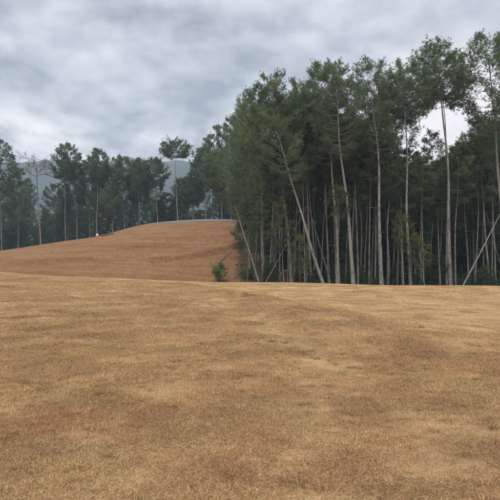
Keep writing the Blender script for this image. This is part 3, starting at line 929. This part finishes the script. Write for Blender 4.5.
for pi in range(4):
    r = np.random.default_rng(950 + pi)
    N = 110
    rad = np.abs(r.normal(0, .05, N)); an = r.uniform(0, 6.28, N)
    B = np.stack([rad * np.cos(an), rad * np.sin(an), np.full(N, -.006)], 1)
    a = an + r.normal(0, .8, N); e0 = np.clip(r.normal(.8, .35, N), .15, 1.5); L = r.uniform(.028, .075, N); wd = r.uniform(.0010, .0022, N)
    h = np.stack([np.cos(a), np.sin(a), 0 * a], 1); sd = np.stack([-np.sin(a), np.cos(a), 0 * a], 1)
    d0 = h * np.cos(e0)[:, None] + up * np.sin(e0)[:, None]; e1 = e0 - r.uniform(.3, 1.2, N)
    M = B + d0 * (L * .5)[:, None]; T = M + (h * np.cos(e1)[:, None] + up * np.sin(e1)[:, None]) * (L * .5)[:, None]
    Vv = np.stack([B - sd * wd[:, None], B + sd * wd[:, None], M - sd * wd[:, None] * .8, M + sd * wd[:, None] * .8, T], 1).reshape(-1, 3)
    k5 = np.arange(N) * 5
    Ff = np.concatenate([np.stack([k5, k5 + 1, k5 + 3], 1), np.stack([k5, k5 + 3, k5 + 2], 1), np.stack([k5 + 2, k5 + 3, k5 + 4], 1)])
    tn = np.stack([r.uniform(0.2, 1, N), r.uniform(0, 1, N), r.uniform(0, 1, N), np.ones(N)], 1)
    me_ = tri_mesh('grass_tuft', Vv, Ff, MATS['dry_grass_blade'], False, np.repeat(tn, 5, 0))
    PATCH.objects.link(bpy.data.objects.new('grass_tuft', me_))

GP = []
for (ya, yb, area, sc0) in ((1.6, 9, .048, .88), (9, 18, .10, 1.2), (18, 27, .17, 1.6), (27, 40, .25, 2.0)):
    for y in np.arange(ya, yb, math.sqrt(area)):
        half = .56 * y + 2.2; right = half if y < 40 else float(np.interp(y, FOREST[:, 1], FOREST[:, 0])) + 1.5
        n_ = int((half + right) / math.sqrt(area))
        xx = rng.uniform(-half, right, n_); yy = y + rng.uniform(0, math.sqrt(area), n_)
        GP.append(np.stack([xx, yy, np.full(n_, sc0)], 1))
GP = np.concatenate(GP)
n_patch = len(GP)
ct = []
for (ya, yb, dn) in ((1.6, 8, 26), (8, 16, 12), (16, 30, 4)):
    n_ = int(dn * (yb - ya) * (.56 * (ya + yb) + 4.4))
    yy = np.sqrt(rng.uniform(ya * ya, yb * yb, n_)); xx = rng.uniform(-1, 1, n_) * (.56 * yy + 2.2)
    keep = fbm(xx * 1.3, yy * 1.3, 101, 3) + rng.normal(0, .12, n_) > .47
    ct.append(np.stack([xx[keep], yy[keep], np.full(keep.sum(), 1.0 + .35 * (ya > 7) + .4 * (ya > 15))], 1))
GP = np.concatenate([GP] + ct)
gxp, gyp = GP[:, 0], GP[:, 1]
gz = height(gxp, gyp)
li = zone_light(gxp, gyp)[:, None]; hl = zone_hill(gxp, gyp)[:, None]
f1 = sm(.22, .78, fbm(gxp * 1.1, gyp * 1.2, 61, 4, .75))[:, None]; f2 = .8 * sm(.44, .72, fbm(gxp * 1.7, gyp * 1.8, 71, 4, .7))[:, None]
f3 = .8 * sm(.46, .72, fbm(gxp * 1.5 + 40, gyp * 1.6, 81, 4, .7))[:, None]; f4 = fbm(gxp * 3.5, gyp * 3.5, 91, 2)[:, None]
f4 = np.clip(f4 + rng.normal(0, .13, f4.shape) * (1 - .8 * sm(10, 30, gyp))[:, None], 0, 1)
tc_ = np.array(BROWN) * (1 - f1) + np.array(STRAW) * f1
tc_ = tc_ * (1 - .65 * f2) + np.array(RUST) * .65 * f2
tc_ = tc_ * (1 - .5 * f3) + np.array(OLIVE) * .5 * f3
tc_ = tc_ * (.62 + .74 * f4)
tc_ = tc_ * np.where(np.arange(len(GP)) < n_patch, 1.0, rng.uniform(.72, 1.2, len(GP)))[:, None]
far_ = (.45 * sm(11, 30, gyp))[:, None]
tc_ = tc_ * (1 - far_) + np.array((.475, .315, .158)) * (.8 + .4 * f4) * far_
tc_ = tc_ * (1 - .9 * li) + (np.array((.51, .352, .186)) * (.86 + .16 * f1 + .12 * f4)) * .9 * li
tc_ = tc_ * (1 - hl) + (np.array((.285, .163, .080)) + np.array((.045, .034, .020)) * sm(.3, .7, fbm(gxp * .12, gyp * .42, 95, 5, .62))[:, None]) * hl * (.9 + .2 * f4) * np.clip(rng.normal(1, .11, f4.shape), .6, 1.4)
tc_ = tc_ * (1 - np.array((.04, .08, .12)) * (1 - sm(6, 18, gyp))[:, None])
pm = bpy.data.meshes.new('dry_grass')
pm.vertices.add(len(GP)); pm.vertices.foreach_set('co', np.stack([gxp, gyp, gz], 1).astype(np.float32).ravel())
at = pm.attributes.new('patch_tint', 'FLOAT_COLOR', 'POINT'); at.data.foreach_set('color', np.column_stack([tc_, np.ones(len(GP))]).astype(np.float32).ravel())
eps = .3
sx = (height(gxp + eps, gyp) - height(gxp - eps, gyp)) / (2 * eps); sy = (height(gxp, gyp + eps) - height(gxp, gyp - eps)) / (2 * eps)
spin = rng.uniform(0, 6.28, len(GP)); cs_, sn_ = np.cos(spin), np.sin(spin)
lx, ly = cs_ * sx + sn_ * sy, -sn_ * sx + cs_ * sy          # slope seen in the spun frame of the patch
rot = np.column_stack([np.arctan(ly), -np.arctan(lx), spin])
at = pm.attributes.new('patch_rot', 'FLOAT_VECTOR', 'POINT'); at.data.foreach_set('vector', rot.astype(np.float32).ravel())
scv = GP[:, 2] * rng.uniform(.8, 1.25, len(GP)) * (1 - .25 * li[:, 0])
at = pm.attributes.new('patch_scale', 'FLOAT', 'POINT'); at.data.foreach_set('value', scv.astype(np.float32))
at = pm.attributes.new('patch_kind', 'INT', 'POINT'); at.data.foreach_set('value', np.where(np.arange(len(GP)) < n_patch, rng.integers(0, 8, len(GP)), rng.integers(8, 12, len(GP))).astype(np.int32))
go = link('dry_grass', pm); go['kind'] = 'stuff'; tag(go, 'short dry straw-coloured grass covering the near lawn', 'grass')
ng = bpy.data.node_groups.new('scatter_grass', 'GeometryNodeTree')
ng.interface.new_socket('Geometry', in_out='INPUT', socket_type='NodeSocketGeometry')
ng.interface.new_socket('Geometry', in_out='OUTPUT', socket_type='NodeSocketGeometry')
gi = ng.nodes.new('NodeGroupInput'); gout = ng.nodes.new('NodeGroupOutput')
ci = ng.nodes.new('GeometryNodeCollectionInfo'); ci.inputs[0].default_value = PATCH
ci.inputs['Separate Children'].default_value = True; ci.inputs['Reset Children'].default_value = True
iop = ng.nodes.new('GeometryNodeInstanceOnPoints')


def named(nm, ty):
    q = ng.nodes.new('GeometryNodeInputNamedAttribute'); q.data_type = ty; q.inputs[0].default_value = nm
    return q.outputs['Attribute']


e2r = ng.nodes.new('FunctionNodeEulerToRotation')
L_ = ng.links.new
L_(named('patch_rot', 'FLOAT_VECTOR'), e2r.inputs[0])
L_(gi.outputs[0], iop.inputs['Points']); L_(ci.outputs[0], iop.inputs['Instance'])
iop.inputs['Pick Instance'].default_value = True
L_(named('patch_kind', 'INT'), iop.inputs['Instance Index'])
L_(e2r.outputs[0], iop.inputs['Rotation']); L_(named('patch_scale', 'FLOAT'), iop.inputs['Scale'])
L_(iop.outputs[0], gout.inputs[0])
md = go.modifiers.new('scatter', 'NODES'); md.node_group = ng

# ---------------------------------------------------------------- haze
import bmesh
bm = bmesh.new(); bmesh.ops.create_cube(bm, size=1)
hm = bpy.data.meshes.new('haze'); bm.to_mesh(hm); bm.free()
hz = link('haze', hm); hz['kind'] = 'stuff'
zb, zt = -175.0, 262.0
hz.scale = (5200, 5700, zt - zb); hz.location = (0, 250, (zb + zt) / 2)
m = bpy.data.materials.new('haze_air'); m.use_nodes = True; n = NT(m.node_tree)
pv = n.new('ShaderNodeVolumePrincipled'); pv.inputs['Color'].default_value = (0.58, 0.69, 0.83, 1); pv.inputs['Density'].default_value = 0.00064
o = n.new('ShaderNodeOutputMaterial'); n.link(pv.outputs[0], o.inputs['Volume'])
hm.materials.append(m)
print('TRIS', sum(len(me_.polygons) for me_ in bpy.data.meshes), 'PATCHES', len(GP))
